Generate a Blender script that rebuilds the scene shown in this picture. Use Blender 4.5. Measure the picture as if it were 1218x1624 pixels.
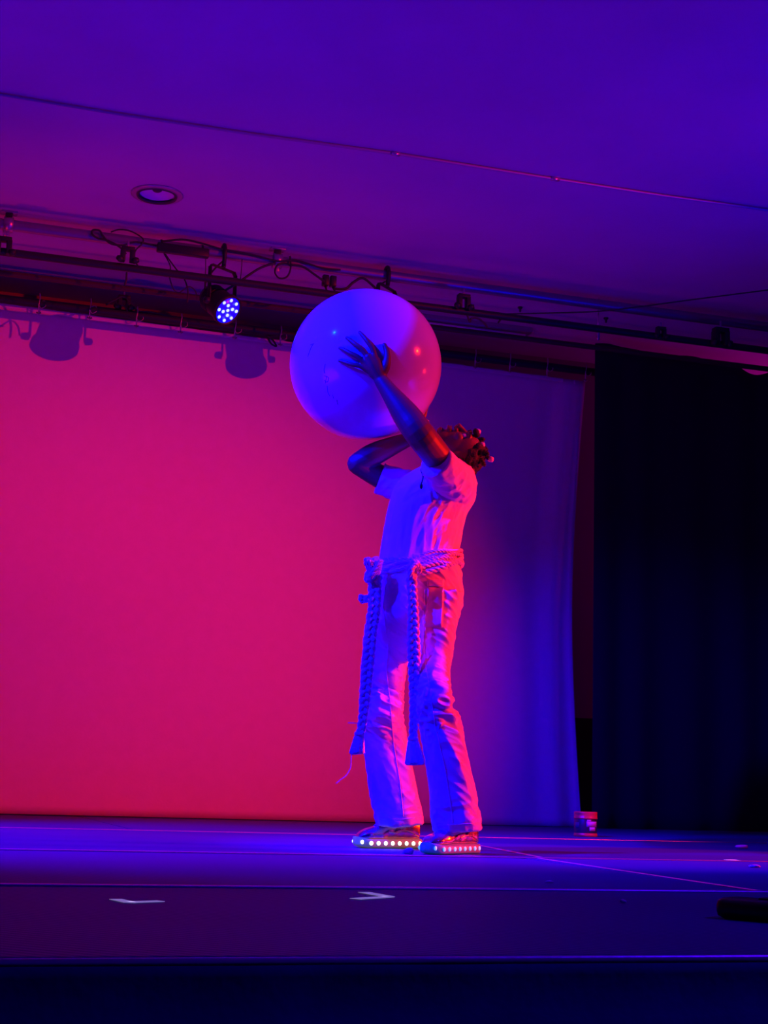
import bpy, bmesh, math, random
from mathutils import Vector, Matrix, noise
random.seed(7)
PI = math.pi
for o in list(bpy.data.objects): bpy.data.objects.remove(o)
C = bpy.context.scene.collection

# ------------------------------------------------------------------ camera
R = Matrix(((0.9506965542, -0.0820030937, -0.2990845271),
            (-0.3086370954, -0.1558974532, -0.9383171785),
            (0.0303183954, 0.9843634881, -0.1735203683)))
CAM = Vector((0, 0, 0.28))
F = 2440.0
cam = bpy.data.cameras.new('camera'); cam_o = bpy.data.objects.new('camera', cam); C.objects.link(cam_o)
cam.sensor_fit = 'VERTICAL'; cam.sensor_height = 36; cam.lens = 36 * F / 1624
cam.clip_start = 0.05; cam.clip_end = 100
cam_o.matrix_world = Matrix.Translation(CAM) @ R.to_4x4()
bpy.context.scene.camera = cam_o

def ray(px, py): return R @ Vector((px - 609, 812 - py, -F))
def at(px, py, Y): r = ray(px, py); return CAM + r * (Y / r.y)
def onfloor(px, py, z=0.0): r = ray(px, py); return CAM + r * ((z - CAM.z) / r.z)

# ------------------------------------------------------------------ world, lamps, exposure
sc = bpy.context.scene
w = bpy.data.worlds.new('world'); sc.world = w; w.use_nodes = True
w.node_tree.nodes['Background'].inputs[0].default_value = (0.06, 0.0, 1.0, 1)
w.node_tree.nodes['Background'].inputs[1].default_value = 0.06
sc.view_settings.view_transform = 'Standard'; sc.view_settings.look = 'None'
sc.view_settings.exposure = 0.0; sc.view_settings.gamma = 1.0; sc.view_settings.use_curve_mapping = False

def spot(name, loc, target, energy, color, angle, blend=0.6, size=0.06):
    l = bpy.data.lights.new(name, 'SPOT'); l.energy = energy; l.color = color
    l.spot_size = math.radians(angle); l.spot_blend = blend; l.shadow_soft_size = size
    o = bpy.data.objects.new(name, l); C.objects.link(o); o.location = loc
    o.rotation_euler = (Vector(target) - Vector(loc)).to_track_quat('-Z', 'Y').to_euler()
    return o
RED = (1.0, 0.009, 0.0); BLUE = (0.0, 0.0, 1.0)
spot('red_wash_light', (7.0, 4.1, 3.70), (0.2, 10.6, 0.4), 2650, RED, 49.5, 1.0, 0.015)
spot('red_side_light', (8.8, 5.6, 2.0), (2.4, 6.5, 0.45), 4600, RED, 30, 0.8, 0.03)
spot('added_red_ceiling_fill', (-1.0, 8.8, 0.4), (1.8, 10.0, 3.78), 75, RED, 70, 1.0)  # added fill out of view, reddens the ceiling near the backdrop
spot('blue_key_light', (-0.3, 5.6, 3.65), (2.4, 6.45, 1.1), 2200, (0.0, 0.0015, 1.0), 46, 0.6, 0.03)
spot('blue_floor_light', (-1.0, 6.9, 3.5), (1.2, 7.0, 0.0), 2000, BLUE, 76, 0.8)
spot('blue_cross_light', (-0.9, 4.6, 3.5), (6.1, 10.6, 0.1), 1900, BLUE, 26, 1.0)
pl = bpy.data.lights.new('added_wall_fill', 'POINT'); pl.energy = 20; pl.color = (1.0, 0.0, 0.7); pl.shadow_soft_size = 0.1  # added fill behind the curtain, brightens the back wall
plo = bpy.data.objects.new('added_wall_fill', pl); C.objects.link(plo); plo.location = (7.6, 10.9, 2.6)
spot('added_front_deck_fill', (4.4, 1.6, 3.6), (2.2, 3.2, 0.0), 300, (0.04, 0.0, 1.0), 70, 1.0, 0.2)  # added blue fill for the dim front deck
spot('added_ceiling_fill_left', (-1.6, 5.6, 0.2), (2.2, 7.0, 3.78), 330, (0.18, 0.0, 1.0), 84, 1.0, 1.0)  # added fill out of view, lifts the ceiling at left
spot('added_ceiling_fill_right', (6.2, 5.2, 0.2), (4.0, 7.0, 3.78), 720, BLUE, 84, 1.0, 1.0)  # added fill out of view, lifts the ceiling at right

# ------------------------------------------------------------------ materials
def mat(name, col, rough=0.6, metal=0.0, bump=0.0, scale=20, var=0.0, stretch=(1,1,1), emit=None, es=0.0, sheen=0.0, coat=0.0, kind='noise'):
    m = bpy.data.materials.new(name); m.use_nodes = True; nt = m.node_tree; b = nt.nodes['Principled BSDF']
    b.inputs['Base Color'].default_value = (*col, 1); b.inputs['Roughness'].default_value = rough; b.inputs['Metallic'].default_value = metal
    if coat: b.inputs['Coat Weight'].default_value = coat; b.inputs['Coat Roughness'].default_value = 0.08
    if name == 'black_ribbed_deck': b.inputs['Specular IOR Level'].default_value = 0.22
    if sheen: b.inputs['Sheen Weight'].default_value = sheen
    if emit: b.inputs['Emission Color'].default_value = (*emit, 1); b.inputs['Emission Strength'].default_value = es
    if bump or var:
        tc = nt.nodes.new('ShaderNodeTexCoord'); mp = nt.nodes.new('ShaderNodeMapping'); mp.inputs['Scale'].default_value = stretch
        nt.links.new(tc.outputs['Object'], mp.inputs[0])
        if kind == 'noise':
            n = nt.nodes.new('ShaderNodeTexNoise'); n.inputs['Scale'].default_value = scale; n.inputs['Detail'].default_value = 4
            fac = n.outputs['Fac']
        else:
            n = nt.nodes.new('ShaderNodeTexWave'); n.inputs['Scale'].default_value = scale; n.inputs['Distortion'].default_value = 0.0
            n.bands_direction = 'DIAGONAL'; fac = n.outputs['Fac']
        nt.links.new(mp.outputs[0], n.inputs['Vector'])
        if bump:
            bp = nt.nodes.new('ShaderNodeBump'); bp.inputs['Strength'].default_value = bump; bp.inputs['Distance'].default_value = 0.01
            nt.links.new(fac, bp.inputs['Height']); nt.links.new(bp.outputs[0], b.inputs['Normal'])
        if var:
            n2 = nt.nodes.new('ShaderNodeTexNoise'); n2.inputs['Scale'].default_value = scale * 0.2 if kind == 'noise' else 1.5
            n2.inputs['Detail'].default_value = 5
            nt.links.new(tc.outputs['Object'], n2.inputs['Vector'])
            rp = nt.nodes.new('ShaderNodeMapRange'); rp.inputs['To Min'].default_value = 1 - var; rp.inputs['To Max'].default_value = 1 + var
            nt.links.new(n2.outputs['Fac'], rp.inputs['Value'])
            mx = nt.nodes.new('ShaderNodeVectorMath'); mx.operation = 'SCALE'; mx.inputs[0].default_value = col
            nt.links.new(rp.outputs[0], mx.inputs['Scale']); nt.links.new(mx.outputs[0], b.inputs['Base Color'])
    return m
M = dict(
    plaster=mat('ceiling_plaster', (0.62, 0.6, 0.6), 0.85, bump=0.15, scale=9, var=0.10),
    wall=mat('back_wall_paint', (0.45, 0.10, 0.32), 0.85, bump=0.2, scale=12, var=0.1),
    sidewall=mat('side_wall_paint', (0.12, 0.1, 0.1), 0.9, bump=0.1, scale=6, var=0.1),
    screen=mat('white_screen_cloth', (0.78, 0.76, 0.76), 0.9, bump=0.1, scale=60, var=0.05),
    drape=mat('black_drape_cloth', (0.007, 0.007, 0.02), 0.95, bump=0.2, scale=80, sheen=0.05),
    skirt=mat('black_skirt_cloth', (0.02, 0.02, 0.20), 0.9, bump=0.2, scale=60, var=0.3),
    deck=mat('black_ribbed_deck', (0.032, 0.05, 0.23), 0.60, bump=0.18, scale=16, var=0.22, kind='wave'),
    deckside=mat('deck_side_black', (0.02, 0.02, 0.02), 0.6, bump=0.1, scale=30),
    fronttrim=mat('pale_edge_strip', (0.75, 0.7, 0.75), 0.45, 0.0, bump=0.1, scale=50),
    trim=mat('aluminium_edge', (0.85, 0.8, 0.85), 0.36, 0.9, bump=0.1, scale=50),
    galv=mat('galvanised_pipe', (0.35, 0.34, 0.36), 0.38, 0.75, bump=0.08, scale=30, var=0.15),
    blackmetal=mat('black_painted_metal', (0.02, 0.018, 0.02), 0.5, 0.2, bump=0.1, scale=60),
    brownmetal=mat('dark_red_painted_pipe', (0.06, 0.022, 0.024), 0.6, 0.1, bump=0.1, scale=60),
    rubber=mat('black_cable_rubber', (0.02, 0.02, 0.022), 0.55, bump=0.05, scale=80),
    steel=mat('zinc_hook_steel', (0.5, 0.48, 0.5), 0.35, 0.8, bump=0.05, scale=80),
    latex=mat('white_latex', (0.74, 0.72, 0.75), 0.16, bump=0.01, scale=4, coat=0.3),
    ink=mat('dark_print_ink', (0.03, 0.03, 0.12), 0.5, bump=0.02, scale=50),
    skin=mat('dark_brown_skin', (0.17, 0.075, 0.045), 0.48, bump=0.05, scale=90, var=0.12),
    lips=mat('lip_skin', (0.16, 0.05, 0.045), 0.35, bump=0.1, scale=90),
    eye=mat('eye_white', (0.75, 0.72, 0.7), 0.1, bump=0.01, scale=50),
    hair=mat('black_hair', (0.012, 0.01, 0.01), 0.7, bump=0.8, scale=160),
    bead=mat('white_hair_bead', (0.75, 0.6, 0.62), 0.3, bump=0.02, scale=40),
    shirt=mat('white_jersey_cloth', (0.80, 0.78, 0.80), 0.85, bump=0.07, scale=120, var=0.04),
    jeans=mat('white_canvas_cloth', (0.76, 0.74, 0.77), 0.8, bump=0.08, scale=160, var=0.05),
    yarn=mat('white_yarn', (0.78, 0.75, 0.78), 0.9, bump=0.6, scale=130, var=0.08),
    foil=mat('shiny_silver_leather', (0.62, 0.58, 0.62), 0.17, 0.9, bump=0.25, scale=26),
    sole=mat('clear_white_sole', (0.55, 0.55, 0.58), 0.35, bump=0.05, scale=60),
    sole_w=mat('white_backlit_sole', (0.3, 0.3, 0.3), 0.35, bump=0.05, scale=60, emit=(0.9, 1.0, 0.55), es=0.05),
    sole_b=mat('blue_backlit_sole', (0.3, 0.3, 0.4), 0.35, bump=0.05, scale=60, emit=(0.0, 0.2, 1.0), es=0.06),
    led_w=mat('warm_white_led', (0.9, 0.9, 0.8), 0.3, bump=0.01, emit=(0.85, 1.0, 0.62), es=2.6),
    led_b=mat('ice_blue_led', (0.6, 0.8, 1.0), 0.3, bump=0.01, emit=(0.07, 0.36, 1.0), es=1.1),
    par_led=mat('lit_par_led', (0.6, 0.8, 1.0), 0.3, bump=0.01, emit=(0.33, 0.55, 1.0), es=1.6),
    par_face=mat('blue_lit_lens_plate', (0.05, 0.05, 0.3), 0.3, bump=0.01, emit=(0.0, 0.0, 1.0), es=1.1),
    lid=mat('orange_plastic', (0.85, 0.16, 0.07), 0.35, bump=0.08, scale=30, var=0.05),
    jarlabel=mat('dark_jar_label', (0.03, 0.025, 0.05), 0.4, bump=0.05, scale=40),
    sticker=mat('white_sticker_paper', (0.75, 0.6, 0.65), 0.6, bump=0.03, scale=40),
    # white tape; a faint lavender glow is added so the marks read pale
    tape=mat('white_tape_added_glow', (0.9, 0.9, 0.9), 0.7, bump=0.2, scale=90, emit=(0.55, 0.40, 0.9), es=0.28),
    paper=mat('white_paper_scrap', (0.75, 0.72, 0.75), 0.7, bump=0.2, scale=60),
    case=mat('black_case_plastic', (0.012, 0.012, 0.014), 0.4, bump=0.1, scale=60),
    speaker=mat('speaker_cone_grey', (0.75, 0.75, 0.85), 0.5, 0.0, bump=0.05, scale=40),
    darkring=mat('dark_ring_plastic', (0.05, 0.04, 0.05), 0.5, bump=0.05, scale=40),
    conduit=mat('painted_conduit', (0.42, 0.4, 0.44), 0.4, 0.4, bump=0.08, scale=40),
)

# ------------------------------------------------------------------ mesh helpers
def link(name, bm, m, parent=None, smooth=True, kind=None):
    me = bpy.data.meshes.new(name); bmesh.ops.recalc_face_normals(bm, faces=bm.faces); bm.to_mesh(me); bm.free()
    for p in me.polygons: p.use_smooth = smooth
    me.materials.append(M[m] if isinstance(m, str) else m)
    o = bpy.data.objects.new(name, me); C.objects.link(o)
    if parent: o.parent = parent; o.matrix_parent_inverse = Matrix.Translation(-parent.location)
    if kind: o['kind'] = kind
    return o
def tag(o, label, cat, group=None):
    o['label'] = label; o['category'] = cat
    if group: o['group'] = group
    return o
def thing(name, label, cat, loc, group=None):
    o = bpy.data.objects.new(name, None); C.objects.link(o); o.location = loc; o.empty_display_size = 0.1
    return tag(o, label, cat, group)
def box(bm, c, s, rot=None, bev=0.0):
    mtx = Matrix.Translation(Vector(c)) @ (rot.to_4x4() if rot else Matrix()) @ Matrix.Diagonal((*s, 1))
    g = bmesh.ops.create_cube(bm, size=1.0, matrix=mtx)
    if bev:
        es = list({e for v in g['verts'] for e in v.link_edges})
        bmesh.ops.bevel(bm, geom=es, offset=bev, segments=2, profile=0.5, affect='EDGES')
def frame_of(d, up=Vector((0, 0, 1))):
    d = d.normalized(); a = up.cross(d)
    if a.length < 1e-3: a = Vector((1, 0, 0)).cross(d)
    a.normalize(); return a, d.cross(a).normalized()
def spline(pts, n):
    out = []; P = [Vector(p) for p in pts]
    for i in range(len(P) - 1):
        p0 = P[max(i-1, 0)]; p1 = P[i]; p2 = P[i+1]; p3 = P[min(i+2, len(P)-1)]
        for k in range(n):
            t = k / n
            out.append(0.5 * ((2*p1) + (p2-p0)*t + (2*p0-5*p1+4*p2-p3)*t*t + (3*p1-p0-3*p2+p3)*t**3))
    out.append(P[-1]); return out
def lerps(vals, n):
    out = []; N_ = len(vals)
    for i in range(N_-1):
        p0, p1, p2, p3 = vals[max(i-1, 0)], vals[i], vals[i+1], vals[min(i+2, N_-1)]
        for k in range(n):
            t = k/n; out.append(0.5*((2*p1)+(p2-p0)*t+(2*p0-5*p1+4*p2-p3)*t*t+(3*p1-p0-3*p2+p3)*t**3))
    out.append(vals[-1]); return out
def rings(bm, secs, cap=True, closed=False):
    """secs: list of lists of points, same count"""
    vr = [[bm.verts.new(p) for p in s] for s in secs]
    n = len(vr[0]); m = len(vr)
    for i in range(m if closed else m - 1):
        a = vr[i]; b = vr[(i+1) % m]
        for k in range(n): bm.faces.new((a[k], a[(k+1) % n], b[(k+1) % n], b[k]))
    if cap and not closed:
        bm.faces.new(vr[0][::-1]); bm.faces.new(vr[-1])
def tube(bm, pts, rad, seg=10, round_ends=False, flat=1.0):
    P = [Vector(p) for p in pts]; n = len(P)
    rr = rad if isinstance(rad, (list, tuple)) else [rad]*n
    T = [(P[min(i+1, n-1)] - P[max(i-1, 0)]).normalized() for i in range(n)]
    a, b = frame_of(T[0]); secs = []
    if round_ends:
        for k in (0.02, 0.35, 0.7): 
            an = k*PI/2; c = P[0] - T[0]*rr[0]*math.cos(an); r = rr[0]*math.sin(an)
            secs.append([c + a*math.cos(2*PI*j/seg)*r + b*math.sin(2*PI*j/seg)*r*flat for j in range(seg)])
    for i in range(n):
        a = (a - T[i]*a.dot(T[i])).normalized(); b = T[i].cross(a)
        secs.append([P[i] + a*math.cos(2*PI*j/seg)*rr[i] + b*math.sin(2*PI*j/seg)*rr[i]*flat for j in range(seg)])
    if round_ends:
        for k in (0.7, 0.35, 0.02):
            an = k*PI/2; c = P[-1] + T[-1]*rr[-1]*math.cos(an); r = rr[-1]*math.sin(an)
            secs.append([c + a*math.cos(2*PI*j/seg)*r + b*math.sin(2*PI*j/seg)*r*flat for j in range(seg)])
    rings(bm, secs)
def lathe(bm, prof, origin, axis=Vector((0, 0, 1)), seg=32, mode=''):
    a, b = frame_of(Vector(axis)); d = Vector(axis).normalized(); o = Vector(origin)
    secs = [[o + d*h + (a*math.cos(2*PI*j/seg) + b*math.sin(2*PI*j/seg))*max(r, 1e-4) for j in range(seg)] for r, h in prof]
    rings(bm, secs, cap=(mode == ''), closed=(mode == 'hollow'))
def ellipsoid(bm, c, axes, rad, u=20, v=14):
    mtx = Matrix((axes[0]*rad[0], axes[1]*rad[1], axes[2]*rad[2])).transposed().to_4x4(); mtx.translation = Vector(c)
    bmesh.ops.create_uvsphere(bm, u_segments=u, v_segments=v, radius=1.0, matrix=mtx)
def remeshed(name, bm, m, parent, voxel=0.005, smooth=3, disp=None, kind=None):
    o = link(name + '_raw', bm, m); 
    md = o.modifiers.new('r', 'REMESH'); md.mode = 'VOXEL'; md.voxel_size = voxel
    s = o.modifiers.new('s', 'SMOOTH'); s.iterations = smooth; s.factor = 0.5
    dg = bpy.context.evaluated_depsgraph_get(); dg.update()
    me = bpy.data.meshes.new_from_object(o.evaluated_get(dg)); me.name = name
    old = o.data; bpy.data.objects.remove(o); bpy.data.meshes.remove(old)
    n = len(me.vertices)
    if disp:
        co = [0.0]*(3*n); no = [0.0]*(3*n); me.vertices.foreach_get('co', co); me.vertex_normals.foreach_get('vector', no)
        for i in range(0, 3*n, 3):
            d = disp(Vector(co[i:i+3])); co[i] += no[i]*d; co[i+1] += no[i+1]*d; co[i+2] += no[i+2]*d
        me.vertices.foreach_set('co', co); me.update()
    me.materials.clear(); me.materials.append(M[m]); me.shade_smooth()
    o = bpy.data.objects.new(name, me); C.objects.link(o)
    if parent: o.parent = parent; o.matrix_parent_inverse = Matrix.Translation(-parent.location)
    return o

# ------------------------------------------------------------------ setting
ZC = 3.776; YW = 11.3; YS = 10.6
def structure(name, bm, m, smooth=False):
    o = link(name, bm, m, smooth=smooth); o['kind'] = 'structure'; return o
X0, X1 = -3.0, 12.0
SPK = onfloor(249, 308, ZC); hw = 0.105
xa, xb, ya, yb = X0-0.2, X1+0.2, -2.7, 11.5
bm = bmesh.new()
for x_0, x_1, y_0, y_1 in ((xa, SPK.x-hw, ya, yb), (SPK.x+hw, xb, ya, yb), (SPK.x-hw, SPK.x+hw, ya, SPK.y-hw), (SPK.x-hw, SPK.x+hw, SPK.y+hw, yb)):
    box(bm, ((x_0+x_1)/2, (y_0+y_1)/2, ZC+0.1), (x_1-x_0, y_1-y_0, 0.2))
structure('ceiling', bm, 'plaster')
bm = bmesh.new(); box(bm, ((X0+X1)/2, YW+0.1, 1.45), (X1-X0+.4, 0.2, 4.652)); structure('wall_back', bm, 'wall')
bm = bmesh.new(); box(bm, (X0-0.1, 4.3, 1.45), (0.2, 13.9, 4.652)); structure('wall_left', bm, 'sidewall')
bm = bmesh.new(); box(bm, (X1+0.1, 4.3, 1.45), (0.2, 13.9, 4.652)); structure('wall_right', bm, 'sidewall')
bm = bmesh.new(); box(bm, ((X0+X1)/2, 4.4, -0.98), (X1-X0+.4, 14.2, 0.2)); structure('floor', bm, 'sidewall')
# dark dado at the foot of the back wall
bm = bmesh.new(); box(bm, ((X0+X1)/2, YW-0.015, 0.42), (X1-X0-0.02, 0.03, 0.84), bev=0.004); structure('baseboard_back', bm, 'deckside')

# ------------------------------------------------------------------ stage
stage = thing('stage_platform', 'wide black ribbed stage made of decks with bright metal edges', 'stage', (4, 7, -0.88))
YF = 2.50
rows = [(YF, 4.04), (4.04, 5.86), (5.86, 8.1), (8.1, 11.26)]
for ri, (ya, yb) in enumerate(rows):
    xs = [-2.9, -2.3, 0.1, 2.5, 4.9, 7.3, 9.7, 11.9] if ri in (1, 2) else [-2.9, -1.1, 1.3 - 2.3*(ri == 0), 6.6, 9.0, 11.9]
    xs = sorted(set(xs))
    for xa, xb in zip(xs[:-1], xs[1:]):
        if xb - xa < 0.2: continue
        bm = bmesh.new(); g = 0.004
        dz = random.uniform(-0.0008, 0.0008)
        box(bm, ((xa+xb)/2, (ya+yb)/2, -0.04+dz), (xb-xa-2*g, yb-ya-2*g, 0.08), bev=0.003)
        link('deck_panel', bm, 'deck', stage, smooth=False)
def trimbar(p, q, wd, up=0.004, m_='trim'):
    bm = bmesh.new(); p = Vector(p); q = Vector(q); n_ = 40
    tube(bm, [p.lerp(q, k/n_)+Vector((0, 0, up*0.25)) for k in range(n_+1)], wd*0.5, 12, flat=up/wd*1.5)
    return link('edge_trim', bm, m_, stage)
trimbar((-2.9, YF-0.006, -0.012), (11.9, YF-0.006, -0.008), 0.010, 0.010, 'trim')
trimbar((-2.9, 4.04, 0), (11.9, 4.04, 0), 0.022, 0.006)
trimbar((-2.9, 5.86, 0), (11.9, 5.86, 0), 0.022, 0.005)
trimbar((-2.9, 8.1, 0), (11.9, 8.1, 0), 0.030, 0.005)
trimbar((2.5, 4.055, 0), (2.56, 5.845, 0), 0.012, 0.004)
trimbar((2.60, 5.88, 0), (2.92, 8.08, 0), 0.014, 0.004)
bm = bmesh.new(); box(bm, (4.5, YF+0.04, -0.48), (14.8, 0.03, 0.79)); link('front_frame', bm, 'deckside', stage, smooth=False)
for k in range(12):
    bm = bmesh.new(); tube(bm, [(-2.5+k*1.25, YF+0.5, -0.88), (-2.5+k*1.25, YF+0.5, -0.08)], 0.025, 10); link('leg', bm, 'blackmetal', stage)

# pleated skirt hung on the stage front
bm = bmesh.new(); secs = []
xs = [-2.9 + i*0.0125 for i in range(1180)]
zs = [-0.012, -0.03, -0.09, -0.10, -0.14, -0.22, -0.34, -0.5, -0.7, -0.87]
vs = []
for x in xs:
    ph = x*11 + 1.6*noise.noise(Vector((x*1.7, 0, 0))); col = []
    lump = 0.012*max(0, noise.noise(Vector((x*1.3+5, 2, 0)))-0.15)
    for z in zs:
        k = 0.0 if z > -0.095 else min(1, (-z-0.09)*6)
        y = YF - 0.026 - 0.010*(z < -0.095) - k*0.030*(0.5+0.5*math.sin(ph + 0.6*noise.noise(Vector((x*2, z*3, 1))))) - 0.008*noise.noise(Vector((x*6, z*5, 3)))
        col.append(bm.verts.new((x, y, z + (lump*1.8 if z > -0.02 else 0))))
    vs.append(col)
for i in range(len(vs)-1):
    for j in range(len(zs)-1): bm.faces.new((vs[i][j], vs[i+1][j], vs[i+1][j+1], vs[i][j+1]))
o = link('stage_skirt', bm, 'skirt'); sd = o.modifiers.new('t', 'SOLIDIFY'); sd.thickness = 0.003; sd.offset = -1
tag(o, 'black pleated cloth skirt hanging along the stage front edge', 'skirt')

# ------------------------------------------------------------------ white backdrop screen
scr = thing('backdrop_screen', 'large white cloth backdrop glowing red behind the performer', 'screen', (2.5, YS, 0))
bm = bmesh.new(); vs = []
NX, NZ = 240, 60
for i in range(NX+1):
    t = i/NX; col = []
    for j in range(NZ+1):
        s = j/NZ; z = 0.006 + s*(3.48-0.0155*(t*7.1-2.2)-0.006)
        xr = 4.945 + 0.03*abs(2*s-0.95)**1.5*1.6 - 0.045*math.sin(PI*s)
        x = -2.2 + t*(xr+2.2)
        near = max(0, 1-(xr-x)/0.7)
        y = YS + 0.004*noise.noise(Vector((x*1.2, 0, s*0.6))) + near*near*0.035*math.sin((xr-x)*22+s*1.2)*(1-0.55*s)
        y += 0.006*max(0, 1-z/0.5)*math.sin(x*9)*noise.noise(Vector((x*0.8, 3, 0)))
        zz = z + (0.006*math.sin(x*18) if j == NZ else 0)
        col.append(bm.verts.new((x, y, zz)))
    vs.append(col)
for i in range(NX):
    for j in range(NZ): bm.faces.new((vs[i][j], vs[i][j+1], vs[i+1][j+1], vs[i+1][j]))
o = link('cloth', bm, 'screen', scr); sd = o.modifiers.new('t', 'SOLIDIFY'); sd.thickness = 0.004
bm = bmesh.new(); box(bm, (1.38, YS-0.006, 3.445), (7.04, 0.006, 0.03), rot=Matrix.Rotation(0.0155, 3, 'Y'), bev=0.002); link('top_hem', bm, 'screen', scr)
for px, py in ((62, 484), (143, 492), (217, 505), (287, 515), (373, 524), (445, 535), (754, 571), (809, 578), (868, 585), (929, 592)):
    p = at(px, py, YS-0.085)
    bm = bmesh.new()
    tube(bm, [p+Vector((0, -0.004, 0.085)), p+Vector((0.004, -0.004, 0.05)), p+Vector((-0.003, 0, 0.0)), p+Vector((0.002, 0.012, -0.055))], 0.0045, 6)
    tube(bm, spline([p+Vector((0.0, 0, 0.02)), p+Vector((0.035, 0, 0.035)), p+Vector((0.045, 0, 0.0)), p+Vector((0.015, 0, -0.02)), p+Vector((0, 0, 0.0))], 4), 0.0028, 6)
    tube(bm, [p+Vector((-0.012, 0.01, -0.05)), p+Vector((0, 0.0, -0.065)), p+Vector((0.015, 0.01, -0.05))], 0.006, 6)
    link('tie', bm, 'steel', scr)

# ------------------------------------------------------------------ black drapes
def drape(name, path, z0, ztop, label, amp=0.03, freq=18, seed=0):
    bm = bmesh.new(); vs = []; P = spline(path, 60); L = 0
    for i, p in enumerate(P):
        if i: L += (P[i]-P[i-1]).length
        T = (P[min(i+1, len(P)-1)] - P[max(i-1, 0)]).normalized(); n = Vector((T.y, -T.x, 0)); col = []
        tt = ztop(L) if callable(ztop) else ztop
        for j in range(31):
            s = j/30; z = z0 + s*(tt-z0)
            ph = L*freq + 2.2*noise.noise(Vector((L*1.1, seed, 0)))
            a = amp*(0.45 + 0.55*(1-s))*(math.sin(ph + 0.3*noise.noise(Vector((L, s*2, seed)))) + 0.5*noise.noise(Vector((L*5, s*0.6, seed+4))))
            q = p + n*(a) + Vector((0, 0, 0)); col.append(bm.verts.new((q.x, q.y, z)))
        vs.append(col)
    for i in range(len(vs)-1):
        for j in range(30): bm.faces.new((vs[i][j], vs[i][j+1], vs[i+1][j+1], vs[i+1][j]))
    o = link(name, bm, 'drape'); sd = o.modifiers.new('t', 'SOLIDIFY'); sd.thickness = 0.004
    return tag(o, label, 'curtain')
YD = 10.42
def dtop(L):
    z = 3.665 + 0.012*math.sin(L*9) - 0.02*min(L, 1.6)/1.6
    if 1.26 < L < 1.60: z -= 0.07*math.sin((L-1.26)/0.34*PI)**0.7
    return z
drape('black_curtain', [(4.985, YD, 0), (5.9, YD+0.03, 0), (7.4, YD-0.02, 0), (9.2, YD, 0)], 0.004, dtop, 'tall black curtain at right beside the white backdrop', 0.028, 17, 1)
drape('black_curtain', [(6.16, 6.40, 0), (7.0, 6.85, 0), (8.2, 7.3, 0), (9.6, 7.9, 0)], 0.004, 3.5, 'added unseen black curtain off to the right, cutting the red light', 0.02, 20, 5)  # added out of view to shade the right end of the backdrop

# ------------------------------------------------------------------ overhead pipes
def pipe(name, Y, z, r, m, label, x0=-2.95, x1=11.95, extra=None):
    bm = bmesh.new(); tube(bm, [(x0 + (x1-x0)*i/10, Y, z) for i in range(11)], r, 20)
    o = link(name, bm, m); return tag(o, label, 'pipe')
YP, ZP = 9.6, 3.69
YB, ZB = 9.43, 3.452
pipe('lighting_pipe', YP, ZP, 0.036, 'galv', 'thick grey metal pipe just under the ceiling holding the stage lamps')
pipe('lighting_pipe', YB, ZB, 0.025, 'blackmetal', 'thin black pipe running behind the thick grey pipe')
pipe('curtain_pipe', 10.1, 3.53, 0.020, 'brownmetal', 'thin dark red pipe between the black pipes over the stage')
pa_, pb_ = at(0, 473.5, YS-0.06), at(940, 590, YS-0.06); pd_ = (pb_-pa_)/(pb_.x-pa_.x)
bm = bmesh.new(); tube(bm, [pa_+pd_*(x-pa_.x) for x in (-2.9, 0, 2.5, 5, 8, 11.9)], 0.030, 20); tag(link('curtain_pipe', bm, 'blackmetal'), 'black batten pipe carrying the white backdrop', 'pipe')
def hanger(px, Y, z, label, rr):
    p = at(px, 400, Y); x = p.x; t = thing('pipe_hanger', label, 'hanger', (x, Y, ZC))
    bm = bmesh.new(); box(bm, (x, Y, ZC-0.006), (0.10, 0.07, 0.012), bev=0.002); link('ceiling_plate', bm, 'steel', t)
    bm = bmesh.new(); box(bm, (x, Y, (ZC+z+rr)/2), (0.045, 0.04, ZC-z-rr-0.008), bev=0.004); link('post', bm, 'blackmetal', t)
    bm = bmesh.new()
    lathe(bm, [(rr+0.002, -0.03), (rr+0.014, -0.03), (rr+0.014, 0.03), (rr+0.002, 0.03)], (x, Y, z), Vector((1, 0, 0)), 24, 'hollow')
    box(bm, (x, Y, z-rr-0.022), (0.03, 0.02, 0.03), bev=0.002); link('ring', bm, 'steel', t)
hanger(10, YP, ZP, 'steel hanger clamping grey pipe to ceiling at far left', 0.036)
hanger(440, YP, ZP, 'steel hanger on grey pipe right of the lit lamp', 0.036)

def cclamp(name, px, py, Y, label, sc_=1.0, flip=1):
    p = at(px, py, Y); t = thing(name, label, 'clamp', p); s = sc_
    bm = bmesh.new(); box(bm, p+Vector((-0.03*s, 0, 0.03*s)), (0.03*s, 0.05*s, 0.08*s), bev=0.004); box(bm, p+Vector((0.03*s, 0, 0.03*s)), (0.03*s, 0.05*s, 0.08*s), bev=0.004)
    box(bm, p+Vector((0, 0, 0.075*s)), (0.085*s, 0.05*s, 0.025*s), bev=0.004); link('clamp_body', bm, 'blackmetal', t)
    for q in (-1, 1):
        bm = bmesh.new(); lathe(bm, [(0.008*s, -0.02), (0.02*s, -0.018), (0.022*s, 0.0), (0.014*s, 0.02)], p+Vector((q*0.05*s, -0.02, 0)), Vector((q, -0.4, 0.2)), 10); link('knob', bm, 'blackmetal', t)
    bm = bmesh.new(); tube(bm, [p+Vector((0, 0, 0.07*s)), p+Vector((0, 0, 0.13*s))], 0.007, 8); link('bolt', bm, 'steel', t)
cclamp('pipe_clamp', 202, 413, YB-0.03, 'black clamp with knobs on thin pipe left of the lit lamp')
cclamp('pipe_clamp', 196, 488, YS-0.06, 'black clamp tangled with cable on backdrop batten at left', 1.0)
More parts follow.
